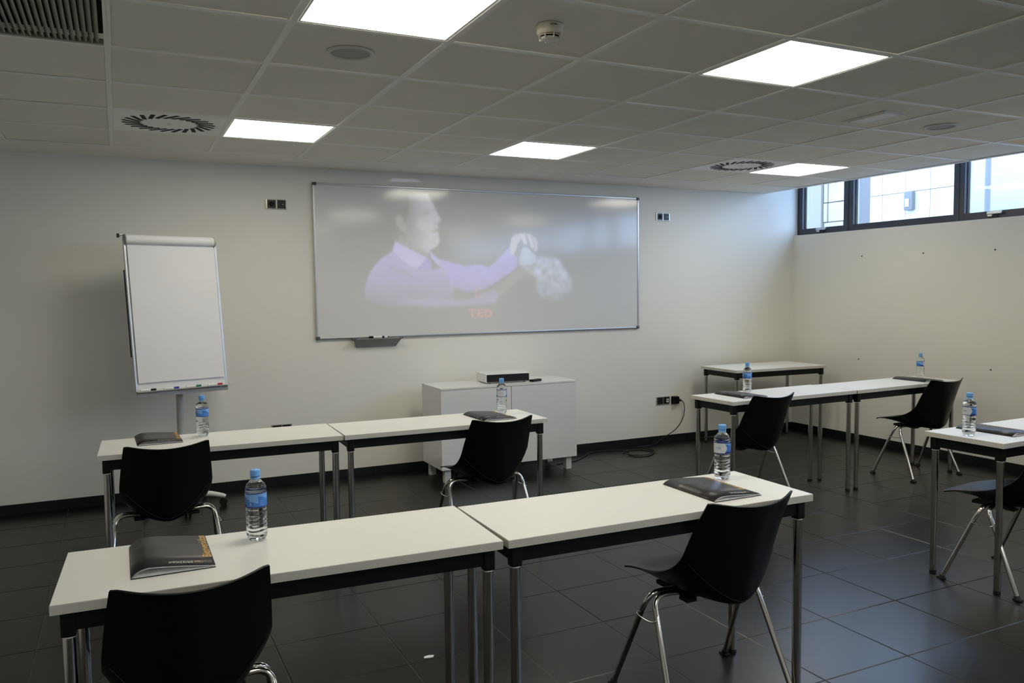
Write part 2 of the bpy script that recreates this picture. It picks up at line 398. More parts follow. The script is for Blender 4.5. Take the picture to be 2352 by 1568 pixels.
for i in range(5):
    for j in range(2):
        MB().box((0, 7.0+i*.54+.004, (0, 1.74)[j]+.004), (.06, 7.0+(i+1)*.54-.004 if i < 4 else 9.4, (1.74, 2.2)[j]-.004), 'outside_wall', .004).build('panel', t)
tag(MB().box((13.9, 7.86, 2.98), (13.99, 8.04, 3.34), 'outside_pole', .02).box((13.88, 7.92, 3.04), (13.91, 8.0, 3.2), 'outside_wall').build('wall_sign'), 'small grey plaque on the pale building outside', 'sign')
t = thing('street_lamp', 'pale grey street lamp post outside the right window', 'street lamp', (10, 3.71, 1.6))
MB().tube([(0, 0, 0), (0, 0, 3.6)], .035, 'outside_pole', 12).build('pole', t)
MB().box((-.35, -.06, 3.55), (.05, .06, 3.62), 'outside_pole', .02).build('lamp_head', t)
t = thing('stone_house', 'pale stone house corner at the far right of the window view', 'building', (14, 3.0, 1.6))
MB().box((0, 0, 0), (3, 2.72, 1.1), 'outside_stone', .02).build('lower_wall', t)
MB().box((.2, .4, 1.1), (3, 2.5, 1.65), 'outside_wall', .02).build('upper_wall', t)
MB().box((.12, .2, 1.65), (3.1, 2.62, 1.72), 'outside_line', .02).build('cornice', t)

# ================================================================ WHITEBOARD
bx0, bx1, bz0, bz1 = 1.392, 4.437, 1.125, 2.349
BW, BH = bx1-bx0, bz1-bz0
t = thing('whiteboard', 'long white magnetic board on the front wall with a projected picture of a man', 'whiteboard', (bx0, YF, bz0))
# --- picture painted by the projector's light, computed on a grid
POLY = {'face': [(0.2564, 0.9661),(0.307, 0.9735),(0.3194, 0.9231),(0.3319, 0.8694),(0.3339, 0.8496),(0.3401, 0.8201),(0.3494, 0.7907),(0.342, 0.7732),(0.3354, 0.7647),(0.3417, 0.7401),(0.3308, 0.7224),(0.3414, 0.6999),(0.3392, 0.6847),(0.3433, 0.6548),(0.3409, 0.6295),(0.33, 0.604),(0.3126, 0.5834),(0.3081, 0.5533),(0.2496, 0.6408),(0.2377, 0.7092),(0.2442, 0.744),(0.2509, 0.7986),(0.2555, 0.8579)], 'ear': [(0.2157, 0.796),(0.2241, 0.8162),(0.2364, 0.8024),(0.2402, 0.7683),(0.2454, 0.7441),(0.2427, 0.7144),(0.2335, 0.7089),(0.2234, 0.7378),(0.2167, 0.7667)], 'neck': [(0.2292, 0.6891),(0.2537, 0.6311),(0.3081, 0.5533),(0.3071, 0.5282),(0.2534, 0.5915),(0.2205, 0.6346)], 'collar': [(0.2144, 0.6422),(0.2534, 0.5915),(0.3058, 0.5312),(0.2776, 0.4529),(0.2525, 0.4726),(0.2279, 0.5217),(0.2068, 0.5704)], 'collar2': [(0.3104, 0.5783),(0.3402, 0.5188),(0.3441, 0.4633),(0.3334, 0.4834),(0.3165, 0.5334)], 'inner': [(0.3058, 0.5312),(0.3163, 0.5033),(0.3159, 0.4431),(0.2776, 0.4529)], 'torso': [(0.2068, 0.5704),(0.1787, 0.5306),(0.1539, 0.4718),(0.1372, 0.4038),(0.1286, 0.3359),(0.1258, 0.2486),(0.1921, 0.1969),(0.3796, 0.2087),(0.3852, 0.3923),(0.3771, 0.494),(0.3402, 0.5188),(0.3441, 0.4633),(0.3159, 0.4431),(0.2776, 0.4529),(0.2525, 0.4726)], 'arm': [(0.3402, 0.5238),(0.4168, 0.4741),(0.462, 0.4869),(0.4892, 0.4643),(0.5219, 0.5272),(0.5503, 0.6011),(0.5598, 0.6224),(0.5642, 0.5543),(0.5831, 0.5389),(0.5828, 0.4755),(0.5636, 0.4332),(0.5305, 0.3913),(0.507, 0.3497),(0.47, 0.3087),(0.4246, 0.2892),(0.3804, 0.3312)], 'arm2': [(0.1925, 0.2363),(0.3145, 0.2518),(0.4243, 0.2377),(0.5115, 0.313),(0.5205, 0.2551),(0.5109, 0.2135),(0.4241, 0.1964),(0.314, 0.1862)], 'fore': [(0.5162, 0.3181),(0.5636, 0.4279),(0.6018, 0.4704),(0.6355, 0.4439),(0.6255, 0.3906),(0.5823, 0.3697),(0.5205, 0.2551)], 'hand': [(0.5574, 0.6118),(0.5624, 0.6749),(0.5744, 0.7017),(0.5982, 0.7156),(0.6269, 0.7065),(0.6413, 0.6785),(0.6494, 0.6363),(0.6458, 0.5935),(0.6409, 0.5774),(0.6338, 0.6144),(0.6219, 0.667),(0.6122, 0.6348),(0.6026, 0.6345),(0.5932, 0.6763),(0.5788, 0.6336),(0.5689, 0.5491),(0.5595, 0.5594)], 'glass': [(0.5854, 0.5284),(0.5977, 0.6079),(0.6121, 0.6137),(0.6408, 0.556),(0.6405, 0.4974),(0.6019, 0.4757),(0.5852, 0.4914)], 'smoke': [(0.612, 0.6031),(0.6407, 0.5454),(0.6897, 0.541),(0.7195, 0.52),(0.7393, 0.4551),(0.7593, 0.3897),(0.7642, 0.302),(0.7387, 0.248),(0.6984, 0.2168),(0.659, 0.2398),(0.6446, 0.3047),(0.645, 0.3905),(0.6113, 0.4439),(0.5876, 0.4861),(0.5925, 0.5285)], 'eye': [(0.2966, 0.8416),(0.3124, 0.8479),(0.311, 0.8269),(0.2995, 0.822)], 'brow': [(0.2933, 0.8532),(0.3104, 0.8666),(0.3284, 0.8621),(0.3275, 0.8541),(0.3104, 0.8566)], 'mouth': [(0.317, 0.7096),(0.3308, 0.7284),(0.3417, 0.733),(0.3394, 0.7168),(0.3264, 0.7041)], 'fold': [(0.1986, 0.4722),(0.2356, 0.4527),(0.2687, 0.3931),(0.2644, 0.3832),(0.2312, 0.428),(0.1943, 0.4525)], 'fold2': [(0.177, 0.335),(0.251, 0.2938),(0.3189, 0.2617),(0.3188, 0.2496),(0.2509, 0.2789),(0.1769, 0.3203)], 'T': [(0.4252, 0.1706),(0.451, 0.1693),(0.4509, 0.1537),(0.4409, 0.1543),(0.4407, 0.1108),(0.4334, 0.1112),(0.4337, 0.1547),(0.4251, 0.1551)], 'E1': [(0.4533, 0.1692),(0.4715, 0.1683),(0.4714, 0.1537),(0.4605, 0.1543),(0.4604, 0.146),(0.4705, 0.1454),(0.4704, 0.1319),(0.4603, 0.1325),(0.4603, 0.1241),(0.4712, 0.1235),(0.4712, 0.1089),(0.4529, 0.11)], 'D': [(0.4747, 0.1681),(0.4899, 0.1674),(0.4977, 0.1555),(0.4994, 0.1365),(0.4975, 0.1188),(0.4895, 0.1078),(0.4744, 0.1087)], 'Dh': [(0.482, 0.1521),(0.4884, 0.1518),(0.4915, 0.137),(0.4882, 0.1225),(0.4818, 0.1229)], 'ring': [(0.4621, 0.2851)], 'hair': [(0.2013, 1.033),(0.2158, 1.0571),(0.2822, 1.0595),(0.2956, 1.0414)]}
POLY.update({'palm': [(0.5574, 0.6118), (0.5624, 0.6749), (0.5744, 0.7017), (0.5944, 0.7154), (0.6004, 0.6819), (0.5835, 0.6422), (0.5698, 0.5491), (0.5595, 0.5541)],
'fa': [(0.5886, 0.7119), (0.6068, 0.715), (0.6104, 0.6771), (0.6136, 0.6434), (0.6083, 0.6305), (0.6016, 0.6408), (0.5961, 0.6764)],
'fb': [(0.6082, 0.7129), (0.6231, 0.7095), (0.6316, 0.6675), (0.6381, 0.6146), (0.6322, 0.6016), (0.6255, 0.6163), (0.6181, 0.6669)],
'fc': [(0.625, 0.7074), (0.6355, 0.6953), (0.6441, 0.6574), (0.6468, 0.6042), (0.6418, 0.5753), (0.6356, 0.5879), (0.6391, 0.6274), (0.6325, 0.6717)],
'fd': [(0.6375, 0.689), (0.6442, 0.6787), (0.6494, 0.6416), (0.6487, 0.5989), (0.6457, 0.5828), (0.6474, 0.6255)],
'earin': [(0.2251, 0.7869), (0.2333, 0.7875), (0.236, 0.7631), (0.2388, 0.7387), (0.2329, 0.7364), (0.2277, 0.7528)],
'jaw': [(0.254, 0.6607), (0.2788, 0.6122), (0.3083, 0.5813), (0.3072, 0.5482), (0.262, 0.6215)],
'nostril': [(0.326, 0.7721), (0.3333, 0.7686), (0.3367, 0.7608), (0.3268, 0.7622)],
'cheek': [(0.2802, 0.7908), (0.3183, 0.7736), (0.3223, 0.7339), (0.2923, 0.7122), (0.2714, 0.7506)],
'placket': [(0.3159, 0.4431), (0.3245, 0.4431), (0.3364, 0.2915), (0.3401, 0.2103), (0.3315, 0.2107), (0.3214, 0.3121)]
})
NX, NZ = 460, 190
uu, vv = np.meshgrid(np.linspace(0, 1, NX), np.linspace(0, 1, NZ))
def inside(poly, U=None, V=None):
    U = uu if U is None else U; V = vv if V is None else V
    r_ = np.zeros(U.shape, bool); n = len(poly)
    for i in range(n):
        x1, y1 = poly[i]; x2, y2 = poly[(i+1) % n]
        if y1 == y2: continue
        c = ((y1 > V) != (y2 > V)) & (U < (x2-x1)*(V-y1)/(y2-y1)+x1); r_ ^= c
    return r_.astype(float)
def blur(a, k):
    for _ in range(k):
        a = (np.pad(a, ((1, 1), (0, 0)), 'edge')[:-2]+2*a+np.pad(a, ((1, 1), (0, 0)), 'edge')[2:])/4
        a = (np.pad(a, ((0, 0), (1, 1)), 'edge')[:, :-2]+2*a+np.pad(a, ((0, 0), (1, 1)), 'edge')[:, 2:])/4
    return a
rn = np.random.RandomState(3)
def cloud(k): 
    a = blur(rn.rand(NZ, NX), k); return (a-a.min())/(a.max()-a.min())
img = np.zeros((NZ, NX, 3))
def lay(name, col, k=1, fac=1, over=True):
    global img
    m = (blur(inside(POLY[name]), k)*fac)[..., None]
    img = img*(1-m)+np.array(col)*m if over else img+np.array(col)*m
fade = np.clip((vv-.12)/.33, 0, 1)
n1, n2 = cloud(14), cloud(5)
lay('neck', (.05, .05, .05), 2)
shirt = .75+.35*n1
lay('torso', (.12, .10, .29), 1, fade*shirt*(.6+.4*vv/.5).clip(0, 1))
lay('arm2', (.08, .07, .19), 3, .75*shirt)
lay('arm', (.10, .08, .30), 1, np.clip(fade+.2, 0, 1)*shirt)
lay('collar', (.17, .16, .34), 1); lay('collar2', (.15, .14, .32), 1); lay('inner', (.08, .05, .24), 1)
lay('fold', (.045, .04, .12), 2, .8); lay('fold2', (.035, .035, .08), 2, .6)
lay('fore', (.045, .045, .035), 2, .8)
sh = np.clip((uu-.24)/.075, .25, 1)
lay('face', (.20, .205, .245), 1, sh*(.8+.2*n1)); lay('ear', (.12, .11, .11), 1, .8)
lay('cheek', (.21, .21, .24), 8, .7); lay('jaw', (.10, .10, .12), 4, .5); lay('earin', (.05, .045, .05), 1, .8); lay('nostril', (.05, .05, .06), 1, .8); lay('placket', (.07, .06, .20), 2, .5*fade)
lay('eye', (.04, .04, .06), 1, .8); lay('brow', (.05, .05, .07), 1, .7); lay('mouth', (.05, .04, .05), 1, .8)
for k, f_ in (('palm', .8), ('fd', .6), ('fc', .78), ('fb', .9), ('fa', 1)):
    img = img*(1-blur(inside(POLY[k]), 3)[..., None]*.35); lay(k, (.20, .185, .19), 0, f_)
img = np.stack([blur(img[..., q], 1) for q in range(3)], -1)
lay('smoke', (.20, .24, .35), 7, np.clip(.35+1.5*(cloud(10)-.25)*(.4+cloud(30)), 0, 1)*np.clip((vv-.12)/.3, .2, 1)); lay('glass', (.15, .19, .27), 1, .7)
for k in ('T', 'E1'): lay(k, (.22, .03, .01), 0, .7)
m = (inside(POLY['D'])-inside(POLY['Dh']))[..., None]*.7; img = img*(1-m)+np.array((.22, .03, .01))*m
rc_ = POLY['ring'][0]; d = np.hypot((uu-rc_[0])*BW, (vv-rc_[1])*BH); m = (blur(((d > .038) & (d < .05)).astype(float), 1)*(uu < rc_[0]+.006)*.6)[..., None]
img = img*(1-m)+np.array((.22, .06, .01))*m
img += np.array((.004, .004, .006))*1.0
def lit_grid(name, x0, x1, z0, z1, y, im, m, parent, label):
    nz, nx = im.shape[:2]; X, Z = np.meshgrid(np.linspace(x0, x1, nx), np.linspace(z0, z1, nz))
    vs = np.stack([X, np.full_like(X, y), Z], -1).reshape(-1, 3)
    idx = np.arange(nx*nz).reshape(nz, nx); q = np.stack([idx[:-1, :-1], idx[:-1, 1:], idx[1:, 1:], idx[1:, :-1]], -1).reshape(-1, 4)
    me = bpy.data.meshes.new(name); me.vertices.add(len(vs)); me.vertices.foreach_set('co', vs.ravel())
    me.loops.add(q.size); me.loops.foreach_set('vertex_index', q.ravel().astype(np.int32)); me.polygons.add(len(q))
    me.polygons.foreach_set('loop_start', np.arange(0, q.size, 4, dtype=np.int32)); me.update(calc_edges=True)
    ca = me.color_attributes.new('projected', 'FLOAT_COLOR', 'POINT')
    ca.data.foreach_set('color', np.concatenate([im, np.ones((nz, nx, 1))], -1).ravel().astype(np.float32)); me.materials.append(M[m])
    return inst(name, me, parent, label=label)
lit_grid('board_surface', .01, BW-.01, .01, BH-.01, -.0165, img, 'board_projected', t, 'white enamel face lit by the projected picture')
MB().box((.005, -.016, .005), (BW-.005, -.002, BH-.005), 'stand_grey').build('backing', t)
for nm, a, b in (('frame_rail', (.02, -.022, 0), (BW-.02, -.002, .014)), ('frame_rail', (.02, -.022, BH-.014), (BW-.02, -.002, BH)), ('frame_rail', (0, -.022, .02), (.014, -.002, BH-.02)), ('frame_rail', (BW-.014, -.022, .02), (BW, -.002, BH-.02))):
    MB().box(a, b, 'aluminium', .004).build(nm, t)
for x in (0, BW):
    for z in (0, BH):
        sx = 1 if x == 0 else -1; sz = 1 if z == 0 else -1
        MB().box((x-sx*.003, -.025, z-sz*.003), (x+sx*.03, -.001, z+sz*.022), 'grey_plastic', .005).build('corner_cap', t)
# light of the picture that falls above the board, on the wall
NX2, NZ2 = 90, 24
U2, V2 = np.meshgrid(np.linspace(.15, .35, NX2), np.linspace(1.02, 1.07, NZ2))
m = blur(inside([(a, b-.004) for a, b in POLY['hair']], U2, V2), 1)[..., None]
lit_grid('projected_light', .15*BW, .35*BW, 1.02*BH, 1.07*BH, -.0012, np.array((.09, .08, .11))*m, 'wall_projected', t, 'faint lilac patch of projected light on the wall above the frame')
# pen tray under the board
t = thing('pen_tray', 'small grey pen tray clipped under the left end of the whiteboard', 'tray', (1.875, YF, 1.122))
MB().prism([(-.20, -.085), (.20, -.085), (.185, -.002), (-.185, -.002)], -.004, 0, 'tray_grey').build('shelf', t)
MB().add([(-.195, -.084, -.004), (.195, -.084, -.004), (.165, -.012, -.072), (-.165, -.012, -.072), (-.195, -.078, -.004), (.195, -.078, -.004), (.165, -.004, -.072), (-.165, -.004, -.072)],
         [(0, 3, 2, 1), (4, 5, 6, 7), (0, 1, 5, 4), (2, 3, 7, 6), (1, 2, 6, 5), (0, 4, 7, 3)], 'tray_grey').build('apron', t)
MB().box((-.208, -.088, -.006), (-.175, -.06, .004), 'grey_plastic', .002).box((.185, -.088, -.006), (.208, -.06, .004), 'grey_plastic', .002).build('end_cap', t)
t = thing('board_marker', 'white board marker with black cap lying on the pen tray', 'marker', (1.855, YF-.068, 1.1315))
RY = Matrix.Rotation(PI/2, 4, 'Y')
MB().tube([(-.02, 0, 0), (.10, 0, 0)], .0085, 'marker_white', 14).build('barrel', t)
MB().tube([(-.052, 0, 0), (-.02, 0, 0)], .0093, 'black_steel', 14).build('cap', t)
MB().tube([(.052, 0, -.0003), (.072, 0, -.0003)], .0088, 'navy', 14).build('print_band', t)
MB().tube([(.10, 0, 0), (.106, 0, 0)], .0086, 'black_steel', 14).build('end_plug', t)

# ================================================================ SOCKETS
def socket(name, x, z, label, two=True, w_=.155, h_=.076):
    t = thing(name, label, 'socket', (x, YF, z), 0, 'double socket plates on the front wall')
    MB().box((-w_/2, -.009, -h_/2), (w_/2, 0, h_/2), 'socket_rim', .004).build('plate', t)
    for s in (-1, 1):
        cx = s*(w_/4-.002)
        MB().box((cx-.032, -.0115, -.032), (cx+.032, -.006, .032), 'socket_black', .003).build('insert', t)
        if s < 0 or not two:
            MB().lathe([(.020, .0), (.0195, .0012), (.016, .0008), (0, .0004)], 'slot_black', 24, xf=Matrix.Translation((cx, -.0116, 0)) @ Matrix.Rotation(PI/2, 4, 'X')).build('outlet', t)
        else:
            MB().box((cx+.008, -.0125, -.004), (cx+.014, -.011, .002), 'paper_grey').build('data_port', t)
    return t
socket('wall_socket', 1.117, 2.171, 'black double socket with bright rim high on the wall left of the whiteboard')
socket('wall_socket', 4.725, 2.182, 'black double socket high on the wall right of the whiteboard')
s3 = socket('wall_socket', 4.728, .413, 'low black double socket with a small white sticker beside the plug')
MB().box((.035, -.0135, -.020), (.062, -.0115, .016), 'white_print', .001).build('sticker', s3)
MB().box((.042, -.0142, -.006), (.055, -.0134, .006), 'black_print').build('sticker_print', s3)
socket('wall_socket', 1.11, .44, 'low black double socket mostly hidden behind the left desk row')
t = thing('power_plug', 'black power plug in the low wall outlet with its cable hanging to the floor', 'plug', (4.865, YF, .41))
MB().box((-.038, -.008, -.038), (.035, 0, .038), 'socket_black', .003).build('outlet_plate', t)
MB().box((-.032, -.045, -.034), (.030, -.008, .036), 'black_plastic', .008).build('plug_body', t)
MB().tube([(.03, -.03, 0), (.05, -.03, -.004), (.066, -.03, -.010)], [.014, .011, .006], 'rubber', 12).build('strain_relief', t)
MB().tube([(.062, -.03, -.006), (.095, -.03, -.03), (.105, -.03, -.10), (.085, -.03, -.19), (.0, -.032, -.29), (-.14, -.04, -.345), (-.24, -.06, -.390), (-.30, -.08, -.4045), (-.5, -.10, -.4048)], .0042, 'rubber', 8, smooth_path=3).build('cable', t)
cz = .0045
pts = [(3.34, 3.02, cz), (3.5, 3.03, cz), (3.62, 3.10, cz), (3.80, 3.27, cz), (3.95, 3.33, cz), (4.15, 3.26, cz), (4.17, 3.15, cz), (4.08, 3.02, cz+.002), (4.12, 2.92, cz), (4.25, 2.93, cz), (4.36, 3.02, cz), (4.36, 3.14, cz), (4.27, 3.22, cz), (4.14, 3.20, cz+.004), (4.06, 3.09, cz+.006), (4.12, 2.95, cz+.008), (4.26, 2.95, cz+.006), (4.40, 3.05, cz+.004), (4.42, 3.20, cz), (4.40, 3.29, cz)]
tag(MB().tube(pts, .0042, 'rubber', 8, smooth_path=3).build('floor_cable'), 'black cable lying in a loose coil on the floor beside the cabinet', 'cable')

# ================================================================ TABLES
def make_table(L, W, label, x, y, rz, group):
    """origin at the middle of the table on the floor"""
    t = thing('desk', label, 'table', (x, y, 0), rz, group)
    z1 = .741; th = .026
    mb = MB(); mb.box((-L/2, -W/2, z1-th), (L/2, W/2, z1), 'white_laminate', .0015)
    tp = mb.build('tabletop', t)
    MB().box((-L/2-.0006, -W/2-.0006, z1-th+.0015), (L/2+.0006, W/2+.0006, z1-.0020), 'laminate_edge').build('edge_band', tp)
    ix, iy = L/2-.036, W/2-.036; zb = z1-th
    a = .017
    for s in (-1, 1):
        MB().box((-ix, s*iy-.012, zb-.052), (ix, s*iy+.012, zb-.0005), 'black_steel', .002).build('frame_rail', t)
        MB().box((s*ix-.012, -iy, zb-.052), (s*ix+.012, iy, zb-.0005), 'black_steel', .002).build('frame_rail', t)
    for sx in (-1, 1):
        for sy in (-1, 1):
            l = MB().tube([(sx*ix, sy*iy, .012), (sx*ix, sy*iy, zb-.066)], .0162, 'leg_steel', 20).build('leg', t)
            MB().tube([(sx*ix, sy*iy, zb-.070), (sx*ix, sy*iy, zb-.067)], .0166, 'stand_white', 20).build('leg_ring', l)
            MB().tube([(sx*ix, sy*iy, 0), (sx*ix, sy*iy, .014)], .0168, 'rubber', 16).build('foot', l)
            MB().box((sx*ix-a-.001, sy*iy-a-.001, zb-.067), (sx*ix+a+.001, sy*iy+a+.001, zb-.0005), 'black_steel', .007).build('corner_block', l)
    return t
def table_pts(fl, fr_, W, label, group):
    """front-left and front-right corners"""
    d = Vector((fr_[0]-fl[0], fr_[1]-fl[1])); L = d.length; a = math.atan2(d.y, d.x)
    n = Vector((-math.sin(a), math.cos(a))); c = (Vector(fl)+Vector(fr_))/2+n*W/2
    return make_table(L, W, label, c.x, c.y, a, group)
G1 = 'narrow white desks set in rows'
table_pts((-.177, -.795), (1.014, -.845), .445, 'narrow white desk at the front left with the gold-lettered folder', G1)
table_pts((1.031, -.850), (2.248, -.871), .428, 'narrow white desk at the front, right of the seam, bottle at its far corner', G1)
table_pts((-.114, 1.214), (1.040, 1.184), .440, 'narrow white desk in the second left row, in front of the flip chart', G1)
table_pts((1.049, 1.178), (2.248, 1.156), .426, 'narrow white desk in the second left row, in front of the cabinet', G1)
table_pts((3.636, 1.146), (4.816, 1.180), .424, 'narrow white desk in the far right row, left of the seam', G1)
table_pts((4.826, 1.176), (6.010, 1.224), .405, 'narrow white desk in the far right row, against the right wall', G1)
table_pts((3.753, -.602), (4.94, -.58), .413, 'narrow white desk cut by the right edge of the photo', G1)
table_pts((5.068, 2.745), (6.15, 2.70), .53, 'empty white side table in the corner behind the right desk row', None)

# ================================================================ CHAIRS
def shell_mesh():
    NU, NS, NB = 25, 16, 16
    def F(u): return Vector((0, .252-.028*abs(u)**7, .438+.004*u*u))
    def J(u): return Vector((0, -.215+.070*abs(u)**1.5, .408+.168*(u*u+.01)**.82))
    def Tp(u): return Vector((0, -.308+.058*u*u, .766+.023*u*u-.006*abs(u)**20))
    def ss(a): return a*a*(3-2*a)
    P = []
    for i in range(NS):
        s = i/(NS-1); row = []
        for k in range(NU):
            u = -1+2*k/(NU-1); a, b = F(u), J(u)
            c1 = Vector((0, .10, .424+.038*u*u)); c2 = Vector((0, b.y+.03+.05*u*u, .356+.112*u**4))
            p = a*(1-s)**3+c1*3*s*(1-s)**2+c2*3*s*s*(1-s)+b*s**3
            if s < .25: p.z -= .010*(1-s/.25)**2
            hw = .198+.008*ss(s)-.006*(1-s)**6
            row.append((u*hw, p.y, p.z))
        P.append(row)
    for i in range(1, NB):
        s = i/(NB-1); row = []
        for k in range(NU):
            u = -1+2*k/(NU-1); a, b = J(u), Tp(u)
            p = a.lerp(b, s); p.y += .004*math.sin(PI*s)*u*u
            hw = .206-.020*s**1.2
            row.append((u*hw, p.y, p.z))
        P.append(row)
    n = len(P); A = [[Vector(p) for p in row] for row in P]
    N = [[None]*NU for _ in range(n)]
    for i in range(n):
        for k in range(NU):
            di = A[min(i+1, n-1)][k]-A[max(i-1, 0)][k]; dk = A[i][min(k+1, NU-1)]-A[i][max(k-1, 0)]
            N[i][k] = dk.cross(di).normalized()   # sign fixed below
    # sitter side is up/front: make normals point up for the seat
    sgn = 1 if N[4][12].z > 0 else -1
    th = .0062
    B = [[A[i][k]-N[i][k]*sgn*th for k in range(NU)] for i in range(n)]
    mb = MB(); mb.grid(A, 'black_plastic', flip=False); mb.grid(B, 'black_plastic', flip=True)
    def strip(a, b): mb.grid([a, b], 'black_plastic', smooth=False)
    strip(A[0], B[0]); strip(B[-1], A[-1]); strip([r_[0] for r_ in B], [r_[0] for r_ in A]); strip([r_[-1] for r_ in A], [r_[-1] for r_ in B])
    me = mb.mesh('seat_shell')
    bm = bmesh.new(); bm.from_mesh(me); bmesh.ops.remove_doubles(bm, verts=bm.verts[:], dist=1e-5); bmesh.ops.recalc_face_normals(bm, faces=bm.faces[:])
    # raised edge where seat and back meet, on the outside
    bm.to_mesh(me); bm.free(); me.set_sharp_from_angle(angle=math.radians(38))
    crease = [B[NS-1][k]-N[NS-1][k]*sgn*.0002 for k in range(1, NU-1)]
    return me, crease
SHELL, CREASE = shell_mesh()
def make_chair():
    t = thing('stacking_chair', 'black', 'chair', (0, 0, 0), 0, 'black plastic chairs with chrome legs')
    inst('seat_shell', SHELL, t)
    MB().tube(CREASE, .0022, 'black_plastic', 6).build('shell_ridge', t)
    MB().box((-.12, -.06, .383), (.12, .12, .400), 'black_steel', .005).box((-.150, -.10, .388), (-.105, -.055, .400), 'black_steel', .003).box((.105, -.10, .388), (.150, -.055, .400), 'black_steel', .003).build('seat_bracket', t)
    for sx in (-1, 1):
        for sy in (-1, 1):
            pts = [(sx*.06, sy*.020, .390), (sx*.15, sy*.016, .400), (sx*.205, sy*.016, .400), (sx*.232, sy*.024, .374), (sx*.237, sy*.044, .335), (sx*.270, sy*.181, .012)]
            P2 = [Vector(p) for p in pts]; Q = P2[:-1]
            for _ in range(3):
                R_ = [Q[0]]
                for a, b in zip(Q, Q[1:]): R_ += [a.lerp(b, .25), a.lerp(b, .75)]
                Q = R_+[Q[-1]]
            l = MB().tube(Q+[P2[-1]], .0105, 'chrome', 14).build('leg', t)
            MB().tube([(sx*.2695, sy*.178, .020), (sx*.2715, sy*.184, .001)], [.0125, .016], 'rubber', 12).box((sx*.271-.012, sy*.184-.02, 0), (sx*.271+.012, sy*.184+.02, .008), 'rubber', .003).build('foot', l)
        MB().tube([(sx*.240, -.052, .328), (sx*.256, -.054, .322), (sx*.260, -.03, .316), (sx*.260, .03, .316), (sx*.256, .054, .322), (sx*.240, .052, .328)], .0028, 'chrome', 8, smooth_path=2).build('stacking_hook', t)
    return t
proto = make_chair()
CH = [(.134, -.617, 2.0, 'black plastic chair in the near left corner, at the desk with the gold-lettered folder'),
      (1.908, -.668, .7, 'black plastic chair at the front row, right of the seam, chrome legs in full view'),
      (.180, 1.405, 1.2, 'black plastic chair in the second row, in front of the flip chart'),
      (1.912, 1.325, .8, 'black plastic chair in the second row, in front of the white cabinet'),
      (3.92, 1.335, 2.4, 'black plastic chair at the left end of the far right row'),
      (5.68, 1.345, 1.0, 'black plastic chair in the far right row, nearest the right wall'),
      (4.03, -.455, 7.0, 'black plastic chair cut by the right edge, under the nearest right desk')]
for i, (x, y, a, lb) in enumerate(CH):
    o = proto if i == 0 else copy_tree(proto)
    o.location = (x, y, 0); o.rotation_euler.z = math.radians(a); o['label'] = lb

